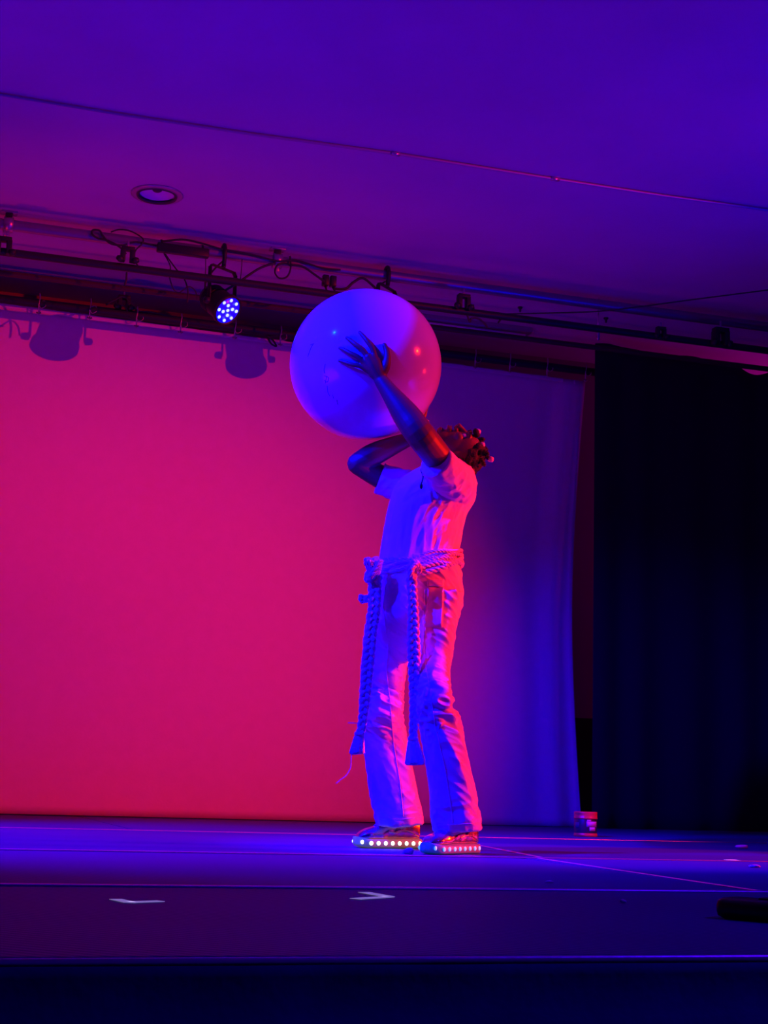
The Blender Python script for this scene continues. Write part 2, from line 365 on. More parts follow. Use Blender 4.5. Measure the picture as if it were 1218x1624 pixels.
cclamp('pipe_clamp', 735, 487, YB-0.03, 'black clamp on thin pipe right of the balloon', 1.0)
cclamp('pipe_clamp', 1048, 534, YB-0.03, 'slim black clamp on thin pipe above left part of black curtain', 0.8)
cclamp('pipe_clamp', 5, 400, YB-0.03, 'black clamp on thin pipe at left picture edge', 1.1)
cclamp('pipe_clamp', 1143, 545, YB-0.03, 'chunky black clamp on thin pipe above black curtain', 1.3)

# twin black plug box left of the balloon
p = at(522, 446, YP-0.03); t = thing('plug_box', 'pair of black plugs hanging under the grey pipe above balloon', 'plug', p)
for q in (-1, 1):
    bm = bmesh.new(); box(bm, p+Vector((q*0.026, 0, 0)), (0.042, 0.045, 0.075), bev=0.006); link('plug', bm, 'case', t)
    bm = bmesh.new(); tube(bm, [p+Vector((q*0.026, 0, -0.035)), p+Vector((q*0.03+.02, 0, -0.08))], [0.009, 0.005], 8); link('strain_relief', bm, 'rubber', t)

# power strip on the pipe
a_ = at(249, 393, YP-0.064); b_ = at(331, 402, YP-0.064); b_.z = a_.z = (a_.z+b_.z)/2
t = thing('power_strip', 'long black power strip strapped to the grey pipe', 'power strip', (a_+b_)/2)
bm = bmesh.new(); box(bm, (a_+b_)/2, ((b_-a_).length, 0.045, 0.06), bev=0.006); link('housing', bm, 'case', t)
for k in (0.1, 0.9):
    bm = bmesh.new(); c = a_.lerp(b_, k); c.y = YP; c.z = ZP
    lathe(bm, [(0.0365, -0.006), (0.040, -0.006), (0.040, 0.006), (0.0365, 0.006)], c, Vector((1, 0, 0)), 20, 'hollow'); link('strap', bm, 'rubber', t)

def cable(pxs, Y, r, label, m='rubber', name='cable'):
    pts = [at(q[0], q[1], q[2] if len(q) > 2 else Y) for q in pxs]
    bm = bmesh.new(); tube(bm, spline(pts, 8), r, 8)
    return tag(link(name, bm, m), label, 'cable')
YQ = YP-0.05
cable([(200, 403), (190, 392), (172, 382), (155, 378), (146, 371), (148, 365), (158, 366), (163, 374), (175, 386), (195, 389), (215, 384), (248, 390)], YQ, 0.007, 'looped black cable on grey pipe left of the power strip')
cable([(176, 368), (190, 364), (208, 367), (226, 378), (225, 387), (216, 396), (212, 408), (218, 421)], YQ-0.01, 0.005, 'thin cable arching over grey pipe and down past left clamp')
cable([(256, 383), (290, 380), (320, 386), (355, 396), (400, 404), (440, 414), (470, 413), (510, 425), (540, 428)], YQ, 0.007, 'black cable running along the front of the grey pipe')
cable([(260, 402), (270, 422), (269, 440), (276, 460), (285, 464)], YQ, 0.004, 'left thin lead hanging from the power strip')
cable([(262, 403), (278, 425), (292, 442), (298, 462), (297, 480)], YQ-0.01, 0.005, 'right thin lead hanging from power strip to lamp')
cable([(285, 464), (300, 455), (310, 462), (313, 476)], YQ-0.02, 0.004, 'short curl of lead behind the lit lamp')
cable([(380, 447), (398, 434), (415, 424), (436, 417)], YQ, 0.008, 'black lead rising right from the lit lamp to grey pipe')
cable([(358, 460), (372, 452), (380, 447)], YQ, 0.008, 'short black lead entering the top of the lit lamp')
cable([(460, 406), (461, 425), (455, 439), (443, 441), (436, 432), (440, 421), (452, 418), (460, 421)], YQ, 0.006, 'coiled loop of black cable hanging right of steel hanger')
cable([(462, 420), (480, 423), (497, 434), (515, 447)], YQ-0.02, 0.008, 'black cable running down to the pair of plugs')
cable([(530, 458), (548, 458), (560, 448), (575, 441), (590, 452), (600, 462)], YQ, 0.009, 'thick black cable arching above balloon top')
cable([(201, 432), (200, 445), (197, 454)], YB-0.03, 0.006, 'short black cable dropping below the left clamp')
cable([(168, 483), (182, 476), (195, 470), (207, 480), (216, 492), (216, 502), (206, 500), (198, 486), (186, 482)], YS-0.08, 0.008, 'tangled black cable coil on backdrop batten at left')
cable([(216, 494), (240, 495), (262, 500), (300, 508)], YS-0.08, 0.006, 'black cable lying along backdrop batten')
cable([(425, 533), (433, 540), (438, 549), (430, 545), (424, 535)], YS-0.06, 0.007, 'little black cable loop under the batten near the balloon')
cable([(741, 500), (745, 510), (748, 505), (760, 506), (770, 515), (773, 520)], YB-0.06, 0.007, 'black cable drooping under clamp right of balloon')
cable([(800, 498, 9.75), (850, 497, 9.6), (945, 494, 9.3), (1010, 487, 9.1), (1100, 475, 8.9), (1218, 460, 8.6), (1300, 450, 8.4)], 9, 0.005, 'thin dark wire crossing from black pipe up to the right')
cable([(326, 401), (326, 430), (324, 462)], YP-0.02, 0.003, 'thin hanging wire left of the lit lamp yoke')
cable([(384, 408), (383, 425), (381, 445)], YP-0.02, 0.003, 'thin hanging wire right of the lit lamp yoke')
cable([(790, 512), (795, 505), (798, 497)], YB, 0.006, 'short tie wire on the thin black pipe')
# drop rod with turnbuckle
p0 = at(945, 494, 9.75); t = thing('drop_rod', 'thin vertical steel rod beside the black curtain top corner', 'rod', p0)
bm = bmesh.new(); tube(bm, [Vector((p0.x, p0.y-.04, 3.775)), Vector((p0.x, p0.y-.04, 3.53))], 0.004, 8); link('rod', bm, 'steel', t)
bm = bmesh.new(); lathe(bm, [(0.004, 0), (0.012, 0.01), (0.012, 0.08), (0.004, 0.09)], (p0.x, p0.y-.04, 3.46), seg=10); link('turnbuckle', bm, 'steel', t)
# ceiling hooks
for px, py, l in ((825, 487, 'small dark hook in the ceiling above the thin wire'), (961, 504, 'small dark hook in the ceiling right of the drop rod')):
    q = onfloor(px, py, ZC); bm = bmesh.new(); lathe(bm, [(0.018, 0), (0.018, -0.008), (0.008, -0.018), (0.007, -0.035), (0.004, -0.04)], (q.x, min(q.y, 10.7), ZC), seg=12)
    tag(link('ceiling_hook', bm, 'blackmetal'), l, 'hook')
# unlit tube fixture at the back
bm = bmesh.new(); q = at(735, 532, 10.62)
t = thing('tube_light', 'unlit tube light on the ceiling behind the pipes', 'light', (q.x, 10.62, ZC))
box(bm, (q.x, 10.62, ZC-0.02), (1.1, 0.12, 0.04), bev=0.005); link('housing', bm, 'steel', t)
bm = bmesh.new(); tube(bm, [(q.x-0.5, 10.60, ZC-0.06), (q.x+0.5, 10.60, ZC-0.06)], 0.014, 10); link('tube', bm, 'bead', t)

# ------------------------------------------------------------------ PAR lamps
def par(px, py, Y, aim, label, lit):
    p = at(px, py, Y); t = thing('stage_lamp', label, 'lamp', p)
    ax = Vector(aim).normalized(); r = 0.098
    bm = bmesh.new()
    lathe(bm, [(0.05, -0.155), (0.075, -0.15), (0.088, -0.12), (0.088, -0.04), (0.094, -0.035), (0.094, 0.045), (r+0.006, 0.05), (r+0.006, 0.085), (r-0.004, 0.085), (r-0.006, 0.072), (0.02, 0.070)], p, ax, 40)
    link('housing', bm, 'blackmetal', t)
    for k in range(5):
        bm = bmesh.new(); lathe(bm, [(0.0885, 0), (0.095, 0), (0.095, 0.004), (0.0885, 0.004)], p-ax*(0.06+0.013*k), ax, 32); link('fin', bm, 'blackmetal', t)
    bm = bmesh.new(); lathe(bm, [(0.001, 0.0705), (r-0.006, 0.0705), (r-0.006, 0.075), (0.001, 0.075)], p, ax, 40); link('lens_plate', bm, 'par_face' if lit else 'case', t)
    a, b = frame_of(ax)
    spots = [(0, 0)] + [(0.036*math.cos(k*2*PI/4+.5), 0.036*math.sin(k*2*PI/4+.5)) for k in range(4)] + [(0.072*math.cos(k*2*PI/8+.2), 0.072*math.sin(k*2*PI/8+.2)) for k in range(8)]
    for u_, v_ in spots:
        bm = bmesh.new(); ellipsoid(bm, p+ax*0.078+a*u_+b*v_, (a, b, ax), (0.0115, 0.0115, 0.007), 12, 8); link('led', bm, 'par_led' if lit else 'case', t)
    # yoke
    h = Vector((ax.y, -ax.x, 0)).normalized() * 0.118; top = Vector((0, 0, 1)); yh = 0.25
    bm = bmesh.new()
    pts = [p-h, p-h+top*(yh-0.02), p-h*0.85+top*yh, p+h*0.85+top*yh, p+h+top*(yh-0.02), p+h]
    hd = h.normalized(); fd = hd.cross(top)
    for q0, q1 in zip(pts[:-1], pts[1:]):
        d = (q1-q0).normalized(); n = d.cross(fd); mt = Matrix((d, fd, n)).transposed()
        box(bm, (q0+q1)/2, ((q1-q0).length+0.01, 0.03, 0.007), rot=mt, bev=0.001)
    link('yoke', bm, 'blackmetal', t)
    for q in (-1, 1):
        bm = bmesh.new(); lathe(bm, [(0.022, 0), (0.024, 0.008), (0.02, 0.03), (0.008, 0.034)], p+h*q*1.02, h*q, 14); link('knob', bm, 'blackmetal', t)
    # hook clamp over the pipe
    c = p+top*yh; bm = bmesh.new()
    tube(bm, [c, c+top*0.05], 0.010, 10)
    cz = ZP; cx = c.x
    pts = [Vector((cx, YP-0.035, c.z+0.02)), Vector((cx, YP-0.055, ZP-0.02)), Vector((cx, YP-0.052, ZP+0.02)), Vector((cx, YP-0.02, ZP+0.055)), Vector((cx, YP+0.03, ZP+0.045)), Vector((cx, YP+0.05, ZP+0.01))]
    tube(bm, spline(pts, 4), 0.014, 8)
    tube(bm, [Vector((cx, c.y, c.z+0.0)), pts[0]], 0.015, 8)
    link('hook_clamp', bm, 'blackmetal', t)
    bm = bmesh.new(); tube(bm, spline([p-ax*0.15, p-ax*0.2+top*0.05, p-ax*0.12+top*0.18, Vector((cx+0.04, YP+0.045, ZP))], 6), 0.006, 8); link('power_lead', bm, 'rubber', t)
    return p, ax
P1, AX1 = par(351, 484, YP-0.02, (0.44, -0.66, -0.60), 'round black stage lamp with bright blue lights, switched on', True)
par(612, 512, YP-0.02, (0.55, -0.60, -0.62), 'dark stage lamp mostly hidden behind the balloon', False)
spot('lit_par_beam', P1+AX1*0.11, (3.3, 6.6, 0.0), 160, BLUE, 60, 0.8, 0.05)

# ------------------------------------------------------------------ ceiling speaker and conduit
q = onfloor(249, 308, ZC); t = thing('ceiling_speaker', 'round recessed speaker in the ceiling at upper left', 'speaker', (q.x, q.y, ZC))
bm = bmesh.new(); lathe(bm, [(0.115, -0.001), (0.120, -0.012), (0.150, -0.012), (0.158, -0.006), (0.158, -0.001)], (q.x, q.y, ZC), seg=48, mode='hollow'); link('rim', bm, 'conduit', t)
bm = bmesh.new(); lathe(bm, [(0.112, 0.0), (0.106, -0.010), (0.121, -0.020), (0.125, -0.008), (0.122, -0.002)], (q.x, q.y, ZC), seg=48, mode='hollow'); link('inner_ring', bm, 'darkring', t)
bm = bmesh.new(); secs = []
lathe(bm, [(0.104, 0.0), (0.094, 0.010), (0.035, 0.034), (0.001, 0.035)], (q.x, q.y, ZC), seg=48, mode='open'); link('cone', bm, 'speaker', t)
bm = bmesh.new(); lathe(bm, [(0.001, 0.012), (0.018, 0.015), (0.028, 0.022), (0.034, 0.034)], (q.x, q.y, ZC), seg=32); link('dust_cap', bm, 'darkring', t)
bm = bmesh.new(); lathe(bm, [(0.001, 0.037), (0.1045, 0.037), (0.1045, 0.05), (0.001, 0.05)], (q.x, q.y, ZC), seg=32); link('back_can', bm, 'blackmetal', t)

t = thing('ceiling_conduit', 'thin painted conduit running across the whole ceiling', 'conduit', (2.5, 7.8, ZC))
cp = [onfloor(x, y, ZC-0.012) for x, y in ((-300, 99), (0, 150), (200, 183), (400, 213), (627, 244), (880, 284), (1050, 310), (1218, 333), (1500, 372))]
bm = bmesh.new(); tube(bm, cp, 0.0085, 12); link('tube', bm, 'conduit', t)
for x, y in ((627, 244), (880, 284)):
    c = onfloor(x, y, ZC-0.012); d = cp[6]-cp[3]
    bm = bmesh.new(); lathe(bm, [(0.009, -0.025), (0.0125, -0.025), (0.0125, 0.025), (0.009, 0.025)], c, d, 14); link('coupling', bm, 'steel', t)

# ------------------------------------------------------------------ small things on the stage
def flat(name, pxs, label, cat, m='tape', z=0.0015, wd=0.022):
    bm = bmesh.new(); P = [onfloor(x, y) for x, y in pxs]
    for a, b in zip(P[:-1], P[1:]):
        d = b-a; u_, v_ = frame_of(d); mt = Matrix((d.normalized(), u_, v_)).transposed()
        box(bm, (a+b)/2+Vector((0, 0, z)), (d.length, wd, 0.0012), rot=mt)
    return tag(link(name, bm, m, smooth=False), label, cat)
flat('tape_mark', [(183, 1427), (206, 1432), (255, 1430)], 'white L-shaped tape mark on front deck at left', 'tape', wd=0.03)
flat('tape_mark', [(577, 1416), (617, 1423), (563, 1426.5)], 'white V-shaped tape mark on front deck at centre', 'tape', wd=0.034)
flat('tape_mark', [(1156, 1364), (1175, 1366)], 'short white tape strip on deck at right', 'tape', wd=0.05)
def scrap(px, py, s, label, m='paper', hh=0.3):
    c = onfloor(px, py); bm = bmesh.new(); ellipsoid(bm, c+Vector((0, 0, s*hh*0.75)), (Vector((1, 0, 0)), Vector((0, 1, 0)), Vector((0, 0, 1))), (s, s*0.8, s*hh), 10, 7)
    for v in bm.verts: v.co += Vector((noise.noise(v.co*40), noise.noise(v.co*47+Vector((9, 0, 0))), 0.25*abs(noise.noise(v.co*60))))*s*0.6
    for v in bm.verts: v.co.z = max(v.co.z, 0.001)
    return tag(link('paper_scrap', bm, m), label, 'scrap')
scrap(648, 1355, 0.021, 'crumpled pale scrap on the floor between the sneakers', hh=0.7)
scrap(1018, 1310, 0.035, 'white scrap on floor by the foot of the black curtain', hh=0.35)
scrap(1178, 1346, 0.035, 'curled pale scrap at right behind the short tape strip')
scrap(1198, 1376, 0.022, 'small pale scrap at right in front of the short tape strip')
scrap(988, 1432, 0.010, 'tiny bright crumb on the front deck', hh=0.5)
scrap(872, 1400, 0.012, 'tiny pale crumb on the middle deck right of the sneakers')

# jar with orange lid
c = onfloor(928.5, 1327); t = thing('plastic_jar', 'jar with orange lid and dark label standing on stage floor', 'jar', c)
r = 0.071; H = 0.148
bm = bmesh.new(); lathe(bm, [(0.001, 0.001), (r*0.94, 0.001), (r, 0.006), (r, 0.016), (r*0.97, 0.019), (r*0.97, 0.022)], c, seg=40); link('base', bm, 'lid', t)
bm = bmesh.new(); lathe(bm, [(r*0.95, 0.018), (r*0.965, 0.022), (r*0.965, 0.104), (r*0.92, 0.110), (r*0.9, 0.112)], c, seg=40); link('body', bm, 'jarlabel', t)
bm = bmesh.new(); secs = []
lathe(bm, [(r*0.92, 0.106), (r*1.01, 0.106), (r*1.01, 0.112), (r*0.985, 0.114), (r*0.985, 0.136), (r*0.99, 0.14), (r*0.985, H-0.003), (r*0.95, H), (r*0.6, H-0.002), (0.001, H-0.002)], c, seg=48); link('lid', bm, 'lid', t)
def patch(a0, a1, z0, z1, m):
    bm = bmesh.new(); n = 8; rr = r*0.968
    lo = []; hi = []
    for k in range(n+1):
        an = a0+(a1-a0)*k/n; d = Vector((math.cos(an), math.sin(an), 0))*rr
        lo.append(bm.verts.new(c+d+Vector((0, 0, z0)))); hi.append(bm.verts.new(c+d+Vector((0, 0, z1))))
    for k in range(n): bm.faces.new((lo[k], lo[k+1], hi[k+1], hi[k]))
    o = link('sticker', bm, m, t); s = o.modifiers.new('t', 'SOLIDIFY'); s.thickness = 0.0012; s.offset = 1
va = math.atan2(-c.y, -c.x)
patch(va+0.08, va+1.25, 0.060, 0.092, 'sticker'); patch(va+0.12, va+0.5, 0.092, 0.102, 'sticker'); patch(va+0.35, va+1.0, 0.036, 0.058, 'sticker')
patch(va-1.1, va-0.6, 0.05, 0.085, 'ink')

# black case at the right edge of the front deck
c0 = onfloor(1165, 1458); t = thing('equipment_case', 'low black case lying on front deck at right edge', 'case', c0)
d = (onfloor(1260, 1466)-c0).normalized(); a, b = frame_of(d); mt = Matrix((d, a, b)).transposed()
bm = bmesh.new(); box(bm, c0+d*0.21+Vector((0, 0.05, 0.024)), (0.42, 0.10, 0.046), rot=mt, bev=0.017); link('body', bm, 'case', t)
bm = bmesh.new(); box(bm, c0+d*0.25+Vector((0, 0.055, 0.048)), (0.30, 0.05, 0.006), rot=mt, bev=0.002); link('top_plate', bm, 'case', t)
bm = bmesh.new(); box(bm, c0+d*0.25+Vector((0, 0.026, 0.0485)), (0.33, 0.008, 0.004), rot=mt); link('edge_strip', bm, 'fronttrim', t)

# ------------------------------------------------------------------ balloon
BY = 6.55; BC = at(580, 579, BY)
dep = (R.transposed() @ (BC-CAM)); BR = 121/F*(-dep.z)*0.992
t = thing('balloon', 'huge white balloon lit blue and pink held overhead', 'balloon', BC)
kn = (at(679, 673, BY-0.02)-BC).normalized()
bm = bmesh.new(); a, b = frame_of(kn)
prof = [(BR*math.sin(PI*k/64), -BR*math.cos(PI*k/64)) for k in range(0, 60)]
prof += [(BR*0.16, BR*0.985), (BR*0.10, BR*0.998), (BR*0.055, BR*1.01), (BR*0.03, BR*1.025)]
lathe(bm, prof, BC, kn, 96); link('skin', bm, 'latex', t)
bm = bmesh.new(); kp = BC+kn*BR*1.02
lathe(bm, [(0.006, -0.008), (0.012, 0.0), (0.013, 0.006), (0.007, 0.012), (0.006, 0.016), (0.014, 0.026), (0.017, 0.032), (0.012, 0.033), (0.004, 0.024)], kp, kn, 20); link('knot', bm, 'latex', t)
def onball(px, py, off=0.0):
    d = ray(px, py).normalized(); oc = CAM-BC; bq = d.dot(oc); cq = oc.dot(oc)-(BR+off)**2; disc = bq*bq-cq
    s = -bq-math.sqrt(max(disc, 0)); return CAM+d*s
for pts in ([(497, 545), (493, 552), (490, 560), (488, 566)], [(498, 545), (492, 547)], [(516, 577), (514, 586), (515, 592)], [(514, 596), (521, 599), (519, 606), (514, 603)], [(518, 597), (516, 608)],
            [(519, 612), (520, 622), (523, 628)], [(527, 626), (529, 632)], [(534, 634), (536, 642)]):
    bm = bmesh.new(); tube(bm, spline([onball(x, y, 0.0004) for x, y in pts], 4), 0.0013, 5); link('printed_mark', bm, 'ink', t)

# ------------------------------------------------------------------ performer
PY = 6.42
foot_near = Vector(onfloor(715, 1352)); foot_far = Vector(onfloor(612, 1345))
person = thing('person', 'person in white shirt and trousers with yarn belt, leaning back holding up a balloon', 'person', Vector((2.25, PY, 0)))
CR, CU, CB = R.col[0].copy(), R.col[1].copy(), R.col[2].copy()

def limb(bm, st, n=5, seg=18):
    """st: (px,py,Y,rad_m)"""
    tube(bm, spline([at(a, b, c) for a, b, c, r in st], n), lerps([r for *_, r in st], n), seg, True)

# --- body: head, neck, trunk, arms and hands in one surface
bm = bmesh.new()
HC = at(725, 715.5, PY+0.03)
hu = (CR*0.975 - CU*0.20 - CB*0.05).normalized()           # towards the crown
hf = (CU*0.97 + CR*0.16 + CB*0.18); hf = (hf - hu*hf.dot(hu)).normalized()   # where the face looks
hs = hu.cross(hf).normalized()
def hp(f, u, s): return HC + hf*f + hu*u + hs*s
def he(f, u, s, rf, ru, rs): ellipsoid(bm, hp(f, u, s), (hf, hu, hs), (rf, ru, rs))
he(-0.005, 0.030, 0, 0.098, 0.088, 0.077)        # cranium
he(0.025, -0.015, 0, 0.068, 0.085, 0.066)        # face
he(0.040, -0.072, 0, 0.046, 0.040, 0.047)        # jaw
he(0.074, -0.094, 0, 0.020, 0.017, 0.023)        # chin
he(0.084, 0.038, 0, 0.016, 0.013, 0.048)         # brow ridge
he(0.092, -0.058, 0, 0.016, 0.014, 0.026)        # mouth mound
for s in (-1, 1):
    he(0.070, -0.012, s*0.042, 0.022, 0.022, 0.020)   # cheek
    he(0.094, -0.026, s*0.013, 0.011, 0.010, 0.010)   # nostril wing
    he(-0.008, -0.004, s*0.074, 0.018, 0.030, 0.009)  # ear
    he(-0.020, 0.002, s*0.079, 0.008, 0.026, 0.009)
tube(bm, [hp(0.088, 0.026, 0), hp(0.102, 0.004, 0), hp(0.116, -0.018, 0), hp(0.104, -0.028, 0)], [0.009, 0.011, 0.014, 0.011], 12, True)
limb(bm, [(735, 741, PY+0.02, 0.060), (718, 752, PY+0.03, 0.062), (700, 768, PY+0.03, 0.075)])   # neck
# trunk
limb(bm, [(698, 775, PY+0.03, 0.10), (688, 800, PY+0.02, 0.125), (678, 850, PY, 0.115), (668, 905, PY, 0.12), (664, 940, PY, 0.125)], seg=20)
limb(bm, [(650, 772, PY+0.17, 0.055), (690, 768, PY+0.04, 0.075), (716, 762, PY-0.12, 0.062)])
# near arm (raised, back of the hand towards us)
WR = onball(604, 603, 0.035)
sh = at(713, 752, PY-0.14); el = at(667, 690, PY-0.30)
tube(bm, spline([sh, sh.lerp(el, 0.5)+CU*0.004, el, el.lerp(WR, 0.35), el.lerp(WR, 0.75), WR], 5), lerps([0.066, 0.064, 0.064, 0.060, 0.041, 0.031], 5), 20, True)
# far arm (elbow out to the left, hand under the balloon)
limb(bm, [(640, 772, PY+0.19, 0.058), (605, 757, PY+0.19, 0.055), (567, 736, PY+0.17, 0.048)])
limb(bm, [(567, 735, PY+0.17, 0.048), (592, 721, PY+0.14, 0.053), (625, 706, PY+0.10, 0.042), (656, 694, PY+0.05, 0.027)])
# near hand on the ball
def fing(pts, rads, offs): 
    P = [onball(x, y, o_) for (x, y), o_ in zip(pts, offs)]
    tube(bm, spline(P, 4), lerps([r_*1.08 for r_ in rads], 4), 12, True)
fing([(598, 590), (592, 557), (583, 542), (576, 533), (570.5, 527)], [0.016, 0.0115, 0.0105, 0.0098, 0.008], [0.022, 0.022, 0.022, 0.015, 0.009])
fing([(597, 592), (578, 558), (565, 547), (556, 540), (550, 536)], [0.016, 0.0118, 0.0108, 0.0098, 0.008], [0.022, 0.024, 0.025, 0.017, 0.009])
fing([(597, 594), (570, 568), (555, 560), (546, 555), (539, 552)], [0.016, 0.0112, 0.0102, 0.0095, 0.008], [0.022, 0.024, 0.024, 0.016, 0.009])
fing([(599, 598), (574, 582), (558, 578), (547, 574.5), (538, 572)], [0.015, 0.0105, 0.0092, 0.0085, 0.007], [0.022, 0.02, 0.02, 0.014, 0.008])
fing([(602, 598), (611, 582), (614, 568), (613, 556), (609.5, 547)], [0.022, 0.020, 0.0155, 0.0125, 0.010], [0.026, 0.026, 0.02, 0.013, 0.009])
fing([(604, 602), (598, 582), (592, 567)], [0.028, 0.026, 0.019], [0.030, 0.022, 0.020])
fing([(604, 602), (592, 580), (584, 567)], [0.028, 0.026, 0.019], [0.030, 0.022, 0.022])
fing([(602, 600), (588, 584), (578, 573)], [0.024, 0.022, 0.015], [0.028, 0.020, 0.020])
ellipsoid(bm, onball(589, 577, 0.020), (CR, CU, CB), (0.047, 0.040, 0.017), 20, 14)
ellipsoid(bm, onball(597, 590, 0.026), (CR, CU, CB), (0.036, 0.034, 0.020), 20, 14)
# far hand pressed against the underside of the ball
def under(dx, dy, dz, off):   # point on the ball surface by direction
    v = (CR*dx + CU*dy + CB*dz).normalized(); return BC + v*(BR+off)
wf = at(656, 694, PY+0.05); pc = under(0.66, -0.66, -0.25, 0.022)
tube(bm, spline([wf, wf.lerp(pc, 0.5), pc], 4), lerps([0.027, 0.026, 0.028], 4), 14, True)
for k, (dx, dy, dz) in enumerate(((0.78, -0.40, -0.34), (0.72, -0.42, -0.50), (0.62, -0.46, -0.60), (0.50, -0.54, -0.64))):
    tip = under(dx, dy, dz, 0.008); base = pc.lerp(under(dx, dy, dz, 0.03), 0.35)
    tube(bm, spline([pc, base, under(*[(q_+r_)/2 for q_, r_ in zip((0.66, -0.66, -0.25), (dx, dy, dz))], 0.014), tip], 4), lerps([0.016, 0.011, 0.0105, 0.008], 4), 10, True)
tt = under(0.50, -0.80, 0.05, 0.010); tube(bm, spline([pc, pc.lerp(tt, 0.5)-CU*0.008, tt], 4), lerps([0.018, 0.014, 0.009], 4), 10, True)
body = remeshed('body', bm, 'skin', person, 0.0034, 5)

# face details
for s in (-1, 1):
    bm = bmesh.new(); ellipsoid(bm, hp(0.078, 0.014, s*0.031), (hf, hu, hs), (0.0125, 0.0125, 0.0135), 16, 10); e = link('eye', bm, 'eye', body)
    bm = bmesh.new(); tube(bm, [hp(0.094, 0.036, s*0.014), hp(0.098, 0.040, s*0.030), hp(0.084, 0.038, s*0.050)], [0.004, 0.005, 0.003], 8, True); link('eyebrow', bm, 'hair', body)
bm = bmesh.new()
tube(bm, spline([hp(0.096, -0.053, -0.020), hp(0.1055, -0.052, 0), hp(0.096, -0.053, 0.020)], 5), 0.0045, 8, True)
tube(bm, spline([hp(0.095, -0.065, -0.018), hp(0.1045, -0.066, 0), hp(0.095, -0.065, 0.018)], 5), 0.005, 8, True)
link('lips', bm, 'lips', body)

# hair: cap plus short twists, each twist closed by a bead
bm = bmesh.new()
for k in range(260):
    # points on the crown side of the skull
    th = random.uniform(0, 2*PI); ph = random.uniform(0, 1.75)
    d = Vector((math.sin(ph)*math.cos(th), math.cos(ph), math.sin(ph)*math.sin(th)))   # f,u,s
    if d.x > 0.55 and d.y < 0.75: continue
    if d.y < 0.22 - 0.25*max(0, -d.x): continue
    base = hp(-0.005 + d.x*0.098, 0.030 + d.y*0.090, d.z*0.079)
    ellipsoid(bm, base, (hf, hu, hs), (0.017, 0.016, 0.017), 7, 5)
hair = remeshed('hair', bm, 'hair', person, 0.005, 1, disp=lambda c_: 0.005*noise.noise(c_*75)+0.003*noise.noise(c_*160))
tw = [(749, 698, 757, 686, 1), (752, 706, 763, 706, 1), (760, 722, 777, 728, 1), (757, 690, 752, 683, 0), (758, 700, 767, 697, 0), (762, 712, 772, 713, 0), (760, 728, 768, 738, 0), (752, 730, 762, 740, 0), (742, 692, 746, 684, 0), (760, 716, 774, 720, 0)]
for k, (x0, y0, x1, y1, bd) in enumerate(tw):
    Yk = PY-0.03 if bd else PY+0.05*((k % 3)-1)
    a = at(x0, y0, Yk+0.02); b = at(x1, y1, Yk)
    bm = bmesh.new(); P = spline([a, a.lerp(b, 0.5)+Vector((0, -0.005, 0.004)), b], 8)
    tube(bm, P, [0.013+0.003*math.sin(i*2.2) - 0.004*i/len(P) for i in range(len(P))], 10, True); link('twist', bm, 'hair', hair)
    if bd:
        bm = bmesh.new(); d = (b-a).normalized()
        lathe(bm, [(0.003, -0.013), (0.011, -0.011), (0.0145, 0.0), (0.0115, 0.011), (0.003, 0.014)], b+d*0.004, d, 18); link('bead', bm, 'bead', hair)

# --- clothes
def loft(bm, st, n=4, seg=40, p=2.3):
    """st: (pxL, pxR, pyL, pyR, Y, depth_radius)"""
    L = spline([at(a, c, e) for a, b, c, d, e, f_ in st], n); Rr = spline([at(b, d, e) for a, b, c, d, e, f_ in st], n); D = lerps([s[5] for s in st], n)
    secs = []
    for i in range(len(L)):
        c_ = (L[i]+Rr[i])/2; ax = (Rr[i]-L[i])/2
        j0, j1 = max(i-1, 0), min(i+1, len(L)-1); T = ((L[j1]+Rr[j1])-(L[j0]+Rr[j0])).normalized()
        bx = T.cross(ax).normalized()*D[i]; s_ = []
        for k in range(seg):
            an = 2*PI*k/seg; cs, sn = math.cos(an), math.sin(an); e_ = 2/p
            s_.append(c_ + ax*math.copysign(abs(cs)**e_, cs) + bx*math.copysign(abs(sn)**e_, sn))
        secs.append(s_)
    rings(bm, secs)
def fold(c_, k, dirv, amp, seed=0.0):
    """ridged folds running along dirv"""
    d = Vector(dirv).normalized(); q = c_ - d*c_.dot(d)*0.86
    v = noise.noise(q*k + Vector((seed, seed*2, 0)))
    return amp*(1-2.2*abs(v))
# shirt
bm = bmesh.new()
loft(bm, [(607, 724, 893, 893, PY, 0.145), (607, 722, 880, 876, PY, 0.135), (611, 728, 850, 850, PY, 0.130), (616, 735, 820, 818, PY+0.005, 0.135), (621, 748, 798, 797, PY+0.01, 0.150), (626, 751, 778, 772, PY+0.02, 0.150), (640, 746, 758, 748, PY+0.02, 0.12), (662, 733, 744, 733, PY+0.02, 0.085), (676, 722, 738, 727, PY+0.02, 0.06)], p=2.2)
# near sleeve
S = [at(726, 775, PY-0.06), at(714, 760, PY-0.13), at(700, 742, PY-0.20), at(692, 733, PY-0.225)]
tube(bm, spline(S, 4), lerps([0.088, 0.088, 0.078, 0.074], 4), 24)
